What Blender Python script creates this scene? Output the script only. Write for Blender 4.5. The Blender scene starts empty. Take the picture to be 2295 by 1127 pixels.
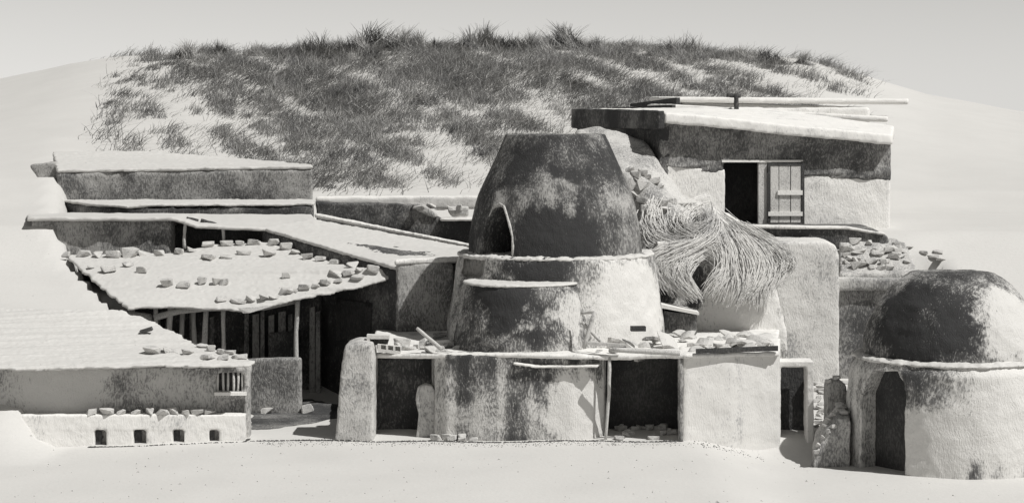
import bpy, bmesh, math, random
from mathutils import Vector, Matrix, noise
from mathutils.geometry import tessellate_polygon
random.seed(7)
R = math.radians
scene = bpy.context.scene
col = scene.collection

# ------------------------------------------------------------------ camera
F, CX, YH, H = 4800.0, 1147.5, 250.0, 9.2      # focal length in px of the 2295 px wide photo, principal column, horizon row, eye height
cam = bpy.data.cameras.new('camera'); camo = bpy.data.objects.new('camera', cam); col.objects.link(camo)
camo.location = (0, 0, H); camo.rotation_euler = (R(90), 0, 0)
cam.sensor_width = 36; cam.lens = 36 * F / 2295; cam.shift_y = -(563.5 - YH) / 2295
cam.clip_start = 1; cam.clip_end = 9000
scene.camera = camo
# ------------------------------------------------------------------ sky and sun
SUN = Vector((0.50, -0.28, 0.82)).normalized()
w = bpy.data.worlds.new('World'); scene.world = w; w.use_nodes = True
nt = w.node_tree; nt.nodes.clear()
sky = nt.nodes.new('ShaderNodeTexSky'); sky.sky_type = 'NISHITA'; sky.sun_disc = False
sky.sun_elevation = math.asin(SUN.z); sky.sun_rotation = math.atan2(SUN.x, SUN.y)
sky.air_density = 1.0; sky.dust_density = 0.0; sky.ozone_density = 1.0
bw = nt.nodes.new('ShaderNodeRGBToBW'); tint = nt.nodes.new('ShaderNodeMix'); tint.data_type = 'RGBA'; tint.blend_type = 'MULTIPLY'
tint.inputs['Factor'].default_value = 1; tint.inputs['B'].default_value = (1.0, 0.985, 0.95, 1)
bg = nt.nodes.new('ShaderNodeBackground'); bg.inputs['Strength'].default_value = 0.082
wo = nt.nodes.new('ShaderNodeOutputWorld')
nt.links.new(sky.outputs[0], bw.inputs[0]); nt.links.new(bw.outputs[0], tint.inputs['A'])
nt.links.new(tint.outputs['Result'], bg.inputs['Color']); nt.links.new(bg.outputs[0], wo.inputs[0])
sl = bpy.data.lights.new('sun', 'SUN'); sl.energy = 4.0; sl.angle = R(0.5); sl.color = (1.0, 0.985, 0.955)
so = bpy.data.objects.new('sun', sl); col.objects.link(so); so.location = (40, -30, 80)
so.rotation_euler = (-SUN).to_track_quat('-Z', 'Y').to_euler()
vs = scene.view_settings; vs.view_transform = 'Standard'; vs.look = 'None'; vs.exposure = 0.07; vs.gamma = 1; vs.use_curve_mapping = False

# ------------------------------------------------------------------ helpers
def P(px, py, d):
    return Vector(((px - CX) * d / F, d, H - (py - YH) * d / F))
def Q(px, z, d):
    return Vector(((px - CX) * d / F, d, z))
def warm(v):
    return (v, v * 0.986, v * 0.958, 1)

class N:                                           # tiny node-graph helper
    def __init__(s, name):
        s.m = bpy.data.materials.new(name); s.m.use_nodes = True; s.t = s.m.node_tree
        s.b = s.t.nodes['Principled BSDF']; s.b.inputs['Roughness'].default_value = 0.95
        s.b.inputs['Specular IOR Level'].default_value = 0.15
    def new(s, typ, **kw):
        n = s.t.nodes.new(typ)
        for k, v in kw.items(): setattr(n, k, v)
        return n
    def link(s, a, b): s.t.links.new(a, b)
    def math(s, op, a, b=None, clamp=False):
        n = s.new('ShaderNodeMath', operation=op, use_clamp=clamp)
        for i, v in enumerate((a, b)):
            if v is None: continue
            if isinstance(v, (int, float)): n.inputs[i].default_value = v
            else: s.link(v, n.inputs[i])
        return n.outputs[0]
    def vmath(s, op, a, b):
        n = s.new('ShaderNodeVectorMath', operation=op)
        for i, v in enumerate((a, b)):
            if isinstance(v, (tuple, list)): n.inputs[i].default_value = v
            elif isinstance(v, (int, float)): n.inputs['Scale'].default_value = v
            else: s.link(v, n.inputs[i])
        return n.outputs[0]
    def noise(s, vec, scale, detail=2, rough=0.5):
        n = s.new('ShaderNodeTexNoise'); n.inputs['Scale'].default_value = scale
        n.inputs['Detail'].default_value = detail; n.inputs['Roughness'].default_value = rough
        s.link(vec, n.inputs['Vector']); return n
    def remap(s, v, a, b, c=0.0, d=1.0, smooth=False):
        n = s.new('ShaderNodeMapRange', clamp=True)
        if smooth: n.interpolation_type = 'SMOOTHSTEP'
        for i, x in ((1, a), (2, b), (3, c), (4, d)):
            if isinstance(x, (int, float)): n.inputs[i].default_value = x
            else: s.link(x, n.inputs[i])
        s.link(v, n.inputs[0]); return n.outputs[0]
    def coords(s):
        tc = s.new('ShaderNodeTexCoord'); oi = s.new('ShaderNodeObjectInfo')
        r = s.math('MULTIPLY', oi.outputs['Random'], 40.0)
        return s.vmath('ADD', tc.outputs['Object'], r), tc.outputs['Object']
    def mapped(s, vec, rot, scale):
        n = s.new('ShaderNodeMapping'); n.inputs['Rotation'].default_value = rot; n.inputs['Scale'].default_value = scale
        s.link(vec, n.inputs['Vector']); return n.outputs[0]

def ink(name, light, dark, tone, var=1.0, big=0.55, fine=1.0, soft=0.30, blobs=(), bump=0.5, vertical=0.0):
    """weathered mud plaster: straw-streaked, with sooty dark in uneven patches"""
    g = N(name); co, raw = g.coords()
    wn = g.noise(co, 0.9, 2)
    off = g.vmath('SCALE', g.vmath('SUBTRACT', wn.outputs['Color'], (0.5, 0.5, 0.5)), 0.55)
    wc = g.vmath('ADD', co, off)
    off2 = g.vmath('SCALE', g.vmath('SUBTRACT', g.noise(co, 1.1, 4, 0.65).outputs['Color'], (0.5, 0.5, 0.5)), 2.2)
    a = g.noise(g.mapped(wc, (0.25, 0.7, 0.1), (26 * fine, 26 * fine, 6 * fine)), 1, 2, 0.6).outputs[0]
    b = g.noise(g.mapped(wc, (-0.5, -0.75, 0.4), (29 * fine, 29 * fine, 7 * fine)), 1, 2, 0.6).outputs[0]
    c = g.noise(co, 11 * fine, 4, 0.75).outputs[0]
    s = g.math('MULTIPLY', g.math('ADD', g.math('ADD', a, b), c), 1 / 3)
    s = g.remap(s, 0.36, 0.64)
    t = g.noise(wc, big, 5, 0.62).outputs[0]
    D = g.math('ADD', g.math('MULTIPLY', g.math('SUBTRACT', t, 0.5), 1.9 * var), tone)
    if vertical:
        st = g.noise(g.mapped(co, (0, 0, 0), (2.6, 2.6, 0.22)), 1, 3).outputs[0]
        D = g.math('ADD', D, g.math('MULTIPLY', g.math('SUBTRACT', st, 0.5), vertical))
    for (pt, rr, sg) in blobs:                     # sooty stains, tone patches, and sunlit right sides painted paler
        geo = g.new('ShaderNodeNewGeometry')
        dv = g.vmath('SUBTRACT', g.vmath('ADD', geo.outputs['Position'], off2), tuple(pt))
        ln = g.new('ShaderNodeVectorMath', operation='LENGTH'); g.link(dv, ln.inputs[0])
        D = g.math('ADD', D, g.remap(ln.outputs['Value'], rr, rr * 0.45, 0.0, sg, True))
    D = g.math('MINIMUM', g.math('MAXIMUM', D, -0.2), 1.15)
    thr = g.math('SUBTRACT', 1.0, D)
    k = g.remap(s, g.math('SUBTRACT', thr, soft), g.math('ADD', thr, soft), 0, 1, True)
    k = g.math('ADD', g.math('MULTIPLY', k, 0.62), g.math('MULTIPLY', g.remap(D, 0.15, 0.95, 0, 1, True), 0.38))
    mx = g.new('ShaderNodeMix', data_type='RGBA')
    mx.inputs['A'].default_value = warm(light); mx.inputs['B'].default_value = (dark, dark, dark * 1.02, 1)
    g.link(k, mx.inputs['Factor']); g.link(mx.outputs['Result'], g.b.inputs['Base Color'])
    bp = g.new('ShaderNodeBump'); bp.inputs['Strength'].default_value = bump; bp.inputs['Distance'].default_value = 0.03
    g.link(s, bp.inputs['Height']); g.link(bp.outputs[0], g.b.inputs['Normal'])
    return g.m

def pale(name, v, amp=0.06, specks=0.0, bump=0.25):
    """pale trodden earth and lime, faint mottling and a few dark specks"""
    g = N(name); co, raw = g.coords()
    a = g.noise(co, 0.35, 5, 0.6).outputs[0]; b = g.noise(co, 9, 3, 0.6).outputs[0]
    m = g.math('ADD', g.math('MULTIPLY', g.math('SUBTRACT', a, 0.5), amp * 4), g.math('MULTIPLY', g.math('SUBTRACT', b, 0.5), amp * 2.5))
    f = g.math('ADD', 1.0, m)
    if specks:
        sp = g.noise(g.mapped(co, (0.2, 0.4, 0.3), (9, 9, 4)), 1, 2).outputs[0]
        f = g.math('MULTIPLY', f, g.remap(sp, 0.70, 0.76, 1.0, 1 - specks))
    mx = g.new('ShaderNodeMix', data_type='RGBA', blend_type='MULTIPLY'); mx.inputs['Factor'].default_value = 1
    mx.inputs['A'].default_value = warm(v); g.link(f, mx.inputs['B'])
    g.link(mx.outputs['Result'], g.b.inputs['Base Color'])
    bp = g.new('ShaderNodeBump'); bp.inputs['Strength'].default_value = bump; bp.inputs['Distance'].default_value = 0.03
    g.link(b, bp.inputs['Height']); g.link(bp.outputs[0], g.b.inputs['Normal'])
    return g.m

M = dict(
    ground=pale('pale_earth', 0.55, 0.035, 0.2, 0.3),
    roof=pale('pale_roof_mud', 0.53, 0.035, 0.25),
    lime=ink('lime_plaster', 0.70, 0.30, 0.08, 0.9, vertical=0.9, bump=0.3),
    stone=pale('pale_stone', 0.56, 0.10, 0.35, 0.5),
    fieldstone=ink('dirty_fieldstone', 0.58, 0.16, 0.24, 0.9, big=1.6),
    panel=ink('pale_panel_mud', 0.66, 0.20, 0.24, 1.0, vertical=0.5),
    board=ink('grey_boards', 0.40, 0.08, 0.45, 0.8, vertical=0.8),
    kiln_low=ink('scorched_kiln_mud', 0.60, 0.06, 0.55, 1.0, big=0.5),
    mud_dark=ink('dark_mud', 0.28, 0.05, 0.72, 1.0),
    mud_mid=ink('hatched_mud', 0.42, 0.07, 0.50, 0.8),
    mud_light=ink('light_mud', 0.55, 0.12, 0.40, 0.8),
    mud_streak=ink('streaked_mud', 0.60, 0.07, 0.46, 1.0, vertical=1.2),
    house=ink('house_plaster', 0.72, 0.30, 0.18, 0.6),
    soot_shade=ink('soot_shade_black', 0.12, 0.045, 0.65, 0.8),  # near black that paints the shade of interiors; sooty kiln openings too
    wood=ink('weathered_wood', 0.55, 0.15, 0.25, 0.5, fine=1.6),
    wood_dark=ink('dark_wood', 0.12, 0.04, 0.6, 0.5, fine=1.4),
    gravel=ink('dark_gravel', 0.22, 0.06, 0.6, 0.5),
    grass=ink('dry_dark_grass', 0.24, 0.07, 0.52, 0.9),
    grass_pale=ink('pale_dry_grass', 0.45, 0.18, 0.45, 0.8),
    straw=ink('straw', 0.66, 0.26, 0.25, 0.8),
    straw_dark=ink('dark_straw', 0.22, 0.06, 0.55, 0.6),
)
TEX = {}
def cloud(size):
    if size not in TEX:
        t = bpy.data.textures.new('unevenness', 'CLOUDS'); t.noise_scale = size; t.noise_depth = 2; TEX[size] = t
    return TEX[size]

def setp(o, label=None, cat=None, group=None, kind=None):
    for k, v in (('label', label), ('category', cat), ('group', group), ('kind', kind)):
        if v: o[k] = v
    return o
def empty(name, loc, label, cat, group=None):
    o = bpy.data.objects.new(name, None); col.objects.link(o); o.location = loc; o.empty_display_size = 0.3
    return setp(o, label, cat, group)
WL = {}
def obj(name, vf, mat, parent=None, smooth=False):
    vs_, fs = vf
    n = len(vs_)
    o0 = Vector((sum(v[0] for v in vs_) / n, sum(v[1] for v in vs_) / n, min(v[2] for v in vs_)))
    me = bpy.data.meshes.new(name); me.from_pydata([tuple(Vector(v) - o0) for v in vs_], [], fs)
    me.materials.append(M[mat] if isinstance(mat, str) else mat)
    if smooth:
        for p in me.polygons: p.use_smooth = True
    me.update()
    o = bpy.data.objects.new(name, me); col.objects.link(o)
    WL[o.name] = o0
    if parent: o.parent = parent; o.location = o0 - WL.get(parent.name, parent.location)
    else: o.location = o0
    return o
def bakes(o):
    dg = bpy.context.evaluated_depsgraph_get()
    me = bpy.data.meshes.new_from_object(o.evaluated_get(dg)); old = o.data
    o.modifiers.clear(); o.data = me; bpy.data.meshes.remove(old)
    me.name = o.name
def mud(o, vox=0.07, amp=0.07, size=0.5, smooth=4, fine=0.02):
    """turn a blocky solid into an uneven hand-built one"""
    m = o.modifiers.new('r', 'REMESH'); m.mode = 'VOXEL'; m.voxel_size = vox; m.use_smooth_shade = True
    m = o.modifiers.new('s', 'SMOOTH'); m.iterations = smooth; m.factor = 0.5
    for sz, a in ((size, amp), (size * 0.3, fine)):
        if a:
            m = o.modifiers.new('d', 'DISPLACE'); m.texture = cloud(sz); m.strength = a; m.mid_level = 0.5
    return o
def join(*vfs):
    V, Fc = [], []
    for v, f in vfs:
        k = len(V); V += list(v); Fc += [tuple(i + k for i in q) for q in f]
    return V, Fc
def tess(pts):
    """triangles over an outline, turned the same way round as the outline"""
    n = len(pts); nrm = Vector((0, 0, 0))
    for i in range(n): nrm += (pts[i] - pts[0]).cross(pts[(i + 1) % n] - pts[0])
    out = []
    for a, b, c in tessellate_polygon([pts]):
        out.append((a, b, c) if (pts[b] - pts[a]).cross(pts[c] - pts[a]).dot(nrm) > 0 else (a, c, b))
    return out
def prism(pts, ext):
    """closed solid: polygon pts pushed along ext"""
    ext = Vector(ext); n = len(pts); pts = [Vector(p) for p in pts]
    nrm = Vector((0, 0, 0)); o_ = pts[0]
    for i in range(n): nrm += (pts[i] - o_).cross(pts[(i + 1) % n] - o_)
    if nrm.dot(ext) > 0: pts = pts[::-1]
    V = pts + [p + ext for p in pts]
    tr = tess(pts)
    Fc = [t for t in tr] + [(n + c, n + b, n + a) for a, b, c in tr]
    for i in range(n):
        j = (i + 1) % n; Fc.append((j, i, n + i, n + j))
    return V, Fc
def box(x0, x1, y0, y1, d0, d1):
    """upright box whose front face fills px x0..x1, rows y0..y1 at distance d0; depth to d1"""
    return prism([P(x0, y0, d0), P(x1, y0, d0), P(x1, y1, d0), P(x0, y1, d0)], (0, d1 - d0, 0))
def wbox(c, s, rz=0):
    m = Matrix.Rotation(rz, 3, 'Z'); c = Vector(c)
    V = [c + m @ Vector((sx * s[0] / 2, sy * s[1] / 2, sz * s[2] / 2)) for sz in (-1, 1) for sy in (-1, 1) for sx in (-1, 1)]
    return V, [(0, 2, 3, 1), (4, 5, 7, 6), (0, 1, 5, 4), (2, 6, 7, 3), (0, 4, 6, 2), (1, 3, 7, 5)]
def tube(path, rad, sides=7, cap=True):
    path = [Vector(p) for p in path]; n = len(path)
    if isinstance(rad, (int, float)): rad = [rad] * n
    V, Fc = [], []
    for i, p in enumerate(path):
        t = (path[min(i + 1, n - 1)] - path[max(i - 1, 0)]).normalized()
        u = t.orthogonal().normalized() if i == 0 else (u - t * u.dot(t)).normalized()
        b = t.cross(u)
        for k in range(sides):
            a = 2 * math.pi * k / sides; V.append(p + (u * math.cos(a) + b * math.sin(a)) * rad[i])
    for i in range(n - 1):
        for k in range(sides):
            k2 = (k + 1) % sides; Fc.append((i * sides + k, i * sides + k2, (i + 1) * sides + k2, (i + 1) * sides + k))
    if cap: Fc.append(tuple(range(sides - 1, -1, -1))); Fc.append(tuple(range((n - 1) * sides, n * sides)))
    return V, Fc
def pole(a, b, r, bend=0.03, n=6, seed=0):
    rg = random.Random(seed); a, b = Vector(a), Vector(b); o = Vector((rg.uniform(-1, 1), rg.uniform(-1, 1), 0)) * bend
    pts = [a.lerp(b, i / (n - 1)) + o * math.sin(math.pi * i / (n - 1)) + Vector((rg.uniform(-1, 1), rg.uniform(-1, 1), 0)) * bend * 0.25 for i in range(n)]
    return tube(pts, [r * rg.uniform(0.85, 1.15) for _ in range(n)])
def revolve(c, prof, segs=96, squash=1.0, wob=0.0, seed=0):
    c = Vector(c); V, Fc = [], []
    for (r, z) in prof:
        for k in range(segs):
            a = 2 * math.pi * k / segs
            rr = r * (1 + wob * noise.noise(Vector((math.cos(a) * 1.3 + seed, math.sin(a) * 1.3, z * 0.5))))
            V.append((c.x + rr * math.cos(a), c.y + rr * math.sin(a) * squash, c.z + z))
    for i in range(len(prof) - 1):
        for k in range(segs):
            k2 = (k + 1) % segs; Fc.append((i * segs + k, i * segs + k2, (i + 1) * segs + k2, (i + 1) * segs + k))
    Fc.append(tuple(range(segs - 1, -1, -1))); n = len(prof) - 1; Fc.append(tuple(range(n * segs, (n + 1) * segs)))
    return V, Fc
def jag(pts, step=0.35, amp=0.05, seed=1, closed=True):
    """break straight edges of an outline into uneven short ones"""
    rg = random.Random(seed); out = []; n = len(pts)
    for i in range(n):
        a, b = Vector(pts[i]), Vector(pts[(i + 1) % n]); k = max(1, int((b - a).length / step))
        for j in range(k):
            p = a.lerp(b, j / k)
            if j: p += Vector((rg.uniform(-1, 1), rg.uniform(-1, 1), rg.uniform(-.4, .4))) * amp
            out.append(p)
    return out
def cut(o, vf):
    """carve a hollow out of a solid"""
    c = obj('cutter', vf, 'soot_shade'); m = o.modifiers.new('b', 'BOOLEAN'); m.operation = 'DIFFERENCE'; m.solver = 'EXACT'; m.object = c
    bpy.context.view_layer.update(); bakes(o); bpy.data.objects.remove(c)
    return o

# ------------------------------------------------------------------ terrain
def lin(x, tab):
    if x <= tab[0][0]: return tab[0][1]
    for (a, u), (b, v) in zip(tab, tab[1:]):
        if x <= b: return u + (v - u) * (x - a) / (b - a)
    return tab[-1][1]
def sm(t): t = max(0, min(1, t)); return t * t * (3 - 2 * t)
CREST = [(-500, 250), (-100, 205), (60, 165), (160, 142), (260, 128), (420, 118), (600, 120), (800, 110), (1000, 104), (1200, 102), (1400, 106), (1600, 116), (1800, 136), (1920, 164), (2080, 215), (2300, 250)]
ZL = [(68.5, 0), (94, 5.5), (400, 5.5)]
ZR = [(60, -0.5), (63, 0.1), (69, 0.7), (70, 4.45), (71, 4.95), (72, 5.15), (94, 5.8), (400, 5.6)]     # lane, then the ledge behind the retaining wall
ZRR = [(57, -0.5), (62, 0.9), (70, 4.45), (72, 5.15), (94, 5.8), (400, 5.6)]                            # slope at the far right
ZLL = [(56, 0), (60, 1.7), (64, 3.0), (66, 3.3), (70, 4.1), (72.5, 5.3), (78, 5.8), (84, 6.9), (94, 7.0), (400, 5.5)]   # added bank at the left, raised so the houses cast no shadow there
def tz(x, d):
    px = CX + x * F / max(d, 30)
    zl = lin(d, ZL); x0 = lin(d, [(61, 105), (63.5, 320), (65, 335), (70.6, 235), (72.5, 200), (100, 195)]); k = sm((x0 - px) / 75) if d < 94 else sm((x0 - px) / 75) * max(0, 1 - (d - 94) / 30)
    zl += (lin(d, ZLL) - zl) * k
    zr = lin(d, ZR); zr += (lin(d, ZRR) - zr) * sm((px - 2040) / 80)
    t = sm((x - 4.9) / 2.4) if d < 90 else 0.5
    if 80 < d < 90: t = t * (90 - d) / 10 + 0.5 * (d - 80) / 10
    z = zl + (zr - zl) * t
    if d < 66: z += .05 * noise.noise(Vector((x * .45, d * .45, 1))) + .02 * noise.noise(Vector((x * 1.3, d * 1.3, 4)))
    if d > 92:
        cz = H - (lin(px, CREST) - YH) * 150 / F
        if d <= 150: u = (d - 92) / 58; k = 0.45 * u + 0.55 * sm(u)
        else: k = 1 - sm((d - 150) / 160)
        z += max(0, cz - z) * k
        z += 0.25 * noise.noise(Vector((x * 0.12, d * 0.08, 3))) * sm((d - 92) / 8) * (1 if d < 300 else 0)
    return z
ds = [-400, -60, 10, 35, 44] + [46 + i * .5 for i in range(96)] + [94 + i for i in range(64)] + [160 + 10 * i for i in range(20)] + [400, 700, 1500, 4000]
xs = [-3000, -900, -300, -140, -90] + [-60 + i for i in range(40)] + [-20 + i * .5 for i in range(80)] + [20 + i for i in range(41)] + [90, 140, 300, 900, 3000]
V = [(x, d, tz(x, d)) for d in ds for x in xs]; nx = len(xs)
Fc = [(j * nx + i, j * nx + i + 1, (j + 1) * nx + i + 1, (j + 1) * nx + i) for j in range(len(ds) - 1) for i in range(nx - 1)]
g = obj('ground', (V, Fc), 'ground', smooth=True); g['kind'] = 'structure'

# ------------------------------------------------------------------ upper left houses
def solid(name, pts, ext, mat, parent=None, label=None, cat=None, vox=0.08, amp=0.07, size=0.5, smooth=4, fine=0.02):
    o = mud(obj(name, prism(pts, ext), mat, parent), vox, amp, size, smooth, fine)
    if label: setp(o, label, cat)
    return o
def down(pts, z, drop=0.0):
    """roof outline (list of points) and floor level: a block below it"""
    V = [Vector(p) - Vector((0, 0, drop)) for p in pts]; n = len(V)
    V2 = [Vector((p.x, p.y, z)) for p in V]
    tr = tess(V)
    return V + V2, list(tr) + [(n + c, n + b, n + a) for a, b, c in tr] + [((i + 1) % n, i, n + i, n + (i + 1) % n) for i in range(n)]
def block(name, pts, z, mat, roofmat, label, cat, t=0.16, over=0.10, vox=0.08, rj=0.05, seed=1, amp=0.08):
    """flat-roofed mud house: wall block plus an uneven roof slab"""
    pts = [Vector(p) for p in pts]; c = sum(pts, Vector()) / len(pts)
    e = empty(name, (c.x, c.y, z), label, cat)
    mud(obj('wall', down(pts, z, t), mat, e), vox, amp, 0.6)
    big = []
    for p in pts:
        dv = Vector((p.x - c.x, p.y - c.y, 0)); big.append(p + dv.normalized() * over)
    mud(obj('roof', prism(jag(big, 0.4, rj, seed), (0, 0, -t)), roofmat, e), 0.05, 0.05, 0.3, 1, 0.03)
    return e
# far upper house
e = block('flat_roof_house', [P(128, 380, 84), P(701, 371, 84), P(690, 368, 89), P(560, 356, 92), P(330, 338, 93), P(120, 340, 93)], 4.0,
          'mud_mid', 'roof', 'long low grey mud house with flat roof, highest on the left below the hill', 'house', 0.14, 0.02)
o = solid('wall_fragment', [P(62, 370, 87), P(128, 362, 87), P(128, 440, 87), P(100, 420, 87), P(78, 392, 87)], (0, 0.5, 0), 'mud_mid', None,
          'small broken grey wall piece at the far left of the upper house', 'wall')
# the terrace house below it
e = block('terrace_house', [P(285, 462, 78), P(330, 457, 78), P(702, 455, 78.5), P(702, 447, 83), P(140, 447, 83), P(200, 456, 79.5)], 3.0,
          'mud_dark', 'roof', 'low dark walled house stepped below the long grey house', 'house', 0.10, 0.03)
# veranda house: grey wall left, dark opening with posts right
e = empty('veranda_house', (-12, 73, 2), 'mud house with grey wall and dark veranda opening behind the stone weighted roof', 'house')
mud(obj('wall', join(prism([P(70, 492, 72.5), P(384, 492, 72.5), P(384, 580, 72.5), P(70, 580, 72.5)], (0, 1.0, 0)),
                     prism([P(300, 492, 74.2), P(640, 515, 74.2), P(640, 600, 74.2), P(300, 600, 74.2)], (0, 0.6, 0))), 'mud_mid', e), 0.08, 0.06)
mud(obj('roof', prism(jag([P(60, 487, 72.2), P(384, 486, 72.2), P(440, 503, 72.2), P(640, 512, 72.6), P(710, 494, 75), P(700, 480, 77.8), P(60, 476, 77.8)], 0.4, 0.04, 5), (0, 0, -0.14)), 'roof', e), 0.06, 0.03, 0.4, 2)
mud(obj('veranda_wall', prism([P(390, 503, 73.9), P(640, 517, 73.9), P(640, 600, 73.9), P(390, 600, 73.9)], (0, 0.25, 0)), 'soot_shade', e), 0.08, 0.04)  # near-black wall paints the shade of the veranda recess
obj('post', pole(P(415, 503, 72.4), P(413, 560, 72.4), 0.055, 0.02, seed=1), 'wood', e, True)
obj('post', pole(P(499, 508, 72.6), P(501, 560, 72.6), 0.05, 0.02, seed=2), 'wood', e, True)
for k, (x0, y0, x1, y1, dd) in enumerate(((418, 490, 444, 496, 73.6), (450, 494, 488, 505, 73.2))):
    setp(obj('roof_pole', pole(P(x0, y0, dd), P(x1, y1, dd), 0.07, 0.01, seed=k), 'wood_dark', None, True),
         ('short dark pole lying left on the veranda roof edge', 'longer dark pole lying right on the veranda roof edge')[k], 'pole')
# ------------------------------------------------------------------ middle wall under the hill
e = ruin = empty('ruined_wall', (-1.5, 80, 2), 'long dark mud wall with pale crumbling top below the hill, left of the kiln', 'wall')
mud(obj('wall_body', prism(jag([P(706, 452, 80), P(860, 455, 80), P(925, 458, 80), P(960, 480, 80), P(1000, 494, 80), P(1110, 492, 80), P(1110, 600, 80), P(706, 600, 80)], 0.5, 0.05, 3), (0, 0.8, 0)), 'mud_dark', e), 0.08, 0.08)
mud(obj('wall_top', prism(jag([P(706, 441, 80.3), P(1110, 440, 80.3), P(1110, 470, 80.3), P(930, 468, 80.3), P(706, 456, 80.3)], 0.5, 0.03, 4), (0, 0.9, 0)), 'lime', e), 0.07, 0.06)
mud(obj('ledge', prism(jag([P(985, 489, 79.6), P(1110, 487, 79.6), P(1110, 496, 79.6), P(985, 496, 79.6)], 0.4, 0.02, 6), (0, 0.6, 0)), 'lime', e), 0.05, 0.03)
mud(obj('breach_stones', join(prism([P(920, 458, 79.9), P(945, 455, 79.9), P(985, 485, 79.9), P(975, 490, 79.9), P(935, 472, 79.9)], (0, 0.4, 0)),
    prism([P(1003, 462, 79.8), P(1050, 462, 79.8), P(1050, 486, 79.8), P(1012, 486, 79.8), P(1003, 474, 79.8)], (0, 0.3, 0))), 'mud_light', e), 0.06, 0.06)
# ------------------------------------------------------------------ long house with sloping white roof
roofD = [P(891, 599, 66.3), P(1048, 577, 67.2), P(1060, 556, 71), P(706, 490, 74), P(585, 508, 72.8)]
e = block('long_house', roofD, -0.2, 'mud_dark', 'roof', 'long mud house with smooth white sloping roof left of the kiln', 'house', 0.12, 0.05, rj=0.02, seed=9)
mud(obj('parapet', prism([P(704, 478, 74.2), P(1062, 549, 71.2), P(1062, 557, 71.2), P(704, 488, 74.2)], (0, 0.4, 0)), 'lime', e), 0.05, 0.04)
mud(obj('end_wall', prism([P(886, 588, 66.1), P(1017, 590, 66.7), Q(1017, 0, 66.7), Q(886, 0, 66.1)], (0.02, 0.25, 0)), 'mud_mid', e), 0.07, 0.07)
mud(obj('coping', prism([P(884, 582, 66.0), P(1050, 574, 67.0), P(1050, 586, 67.0), P(884, 596, 66.0)], (0, 0.3, 0)), 'lime', e), 0.05, 0.05)
mud(obj('side_strip', prism([P(1017, 588, 67.0), P(1060, 588, 67.0), Q(1060, 0, 67.0), Q(1017, 0, 67.0)], (0, 0.3, 0)), 'mud_light', e), 0.08, 0.04)
# little shuttered hatch in the long house flank (the flank runs from px 888 d 66.3 to px 585 d 72.8)
def flank(t, z, out=0.0):
    a, b = Vector((-3.58, 66.3, 0)), Vector((-8.53, 72.8, 0)); p = a.lerp(b, t); nn = Vector((-6.5, -4.95, 0)).normalized()
    return Vector((p.x + nn.x * out, p.y + nn.y * out, z))
sh = obj('shutter', prism([flank(.20, 1.95, .05), flank(.38, 1.95, .05), flank(.38, 3.05, .05), flank(.20, 3.05, .05)], (0.09, 0.07, 0)), 'soot_shade', e)
for (a, b, z0, z1) in ((.17, .20, 1.85, 3.15), (.38, .41, 1.85, 3.15), (.17, .41, 3.05, 3.17)):
    obj('shutter_frame', prism([flank(a, z0, .07), flank(b, z0, .07), flank(b, z1, .07), flank(a, z1, .07)], (0.09, 0.07, 0)), 'wood_dark', sh)
for k, (t0, z0, z1) in enumerate(((.62, .3, 2.6), (.57, .2, 2.9), (.80, .6, 2.3))):
    obj('wall_pole', pole(flank(t0, z0, .22), flank(t0 + .01, z1, .16), 0.05, 0.03, seed=20 + k), 'board', e, True)
# ------------------------------------------------------------------ open shed with stone weighted roof
e = empty('open_shed', (-8, 67, 0), 'open shed on thin posts with broad white roof weighted down by stones', 'shed')
roofA = [P(145, 572, 70.6), P(385, 568, 71.4), P(470, 548, 72.2), P(600, 542, 72.2), P(700, 577, 70.0), P(800, 598, 68.2), P(862, 602, 67.0), P(882, 616, 66.8),
         P(840, 632, 66.5), P(760, 650, 66.1), P(670, 668, 65.6), P(600, 684, 65.3), P(545, 693, 65.1), P(440, 686, 64.9), P(330, 683, 64.7), P(286, 690, 64.6)]
o = obj('roof', prism(jag(roofA, 0.24, 0.07, 11), (0, 0, -0.09)), 'roof', e); mud(o, 0.04, 0.04, 0.35, 1, 0.03)
obj('eave_beam', tube([P(345, 712, 65.3), P(400, 697, 65.5), P(460, 691, 65.6), P(520, 690, 65.7), P(590, 690, 65.9), P(660, 676, 66.2)], [.10, .10, .09, .08, .08, .07]), 'wood', e, True)
obj('eave_batten', prism([P(532, 690, 64.95), P(610, 686, 65.1), P(560, 701, 64.95), P(545, 702, 64.95)], (0, .05, 0)), 'wood', e)
for k, (x0, x1, y0, dd, r) in enumerate(((350, 353, 690, 65.4, .06), (383, 384, 690, 65.5, .085), (409, 412, 700, 66.4, .07), (432, 438, 692, 66.6, .08), (461, 450, 692, 65.7, .085), (500, 501, 690, 65.8, .07), (666, 664, 674, 66.0, .075))):
    obj('post', pole(P(x0, y0, dd), Q(x1, 0, dd), r, 0.06, 8, 30 + k), 'wood', e, True)
mud(obj('back_wall', prism([Q(300, -0.1, 69.4), Q(720, -0.1, 69.4), P(720, 606, 69.4), P(640, 590, 69.4), P(300, 600, 69.4)], (0, .35, 0)), 'mud_dark', e), 0.09, 0.06)
mud(obj('side_wall', prism([Q(160, -0.1, 65.3), Q(340, -0.1, 65.3), P(342, 705, 65.3), P(300, 700, 65.3), P(160, 700, 65.3)], (0, .3, 0)), 'mud_mid', e), 0.08, 0.05)
mud(obj('lean_to_wall', prism([Q(600, 0, 68.9), Q(672, 0, 68.9), P(672, 740, 68.9), P(600, 745, 68.9)], (0, .2, 0)), 'mud_dark', e), 0.08, 0.05)
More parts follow.
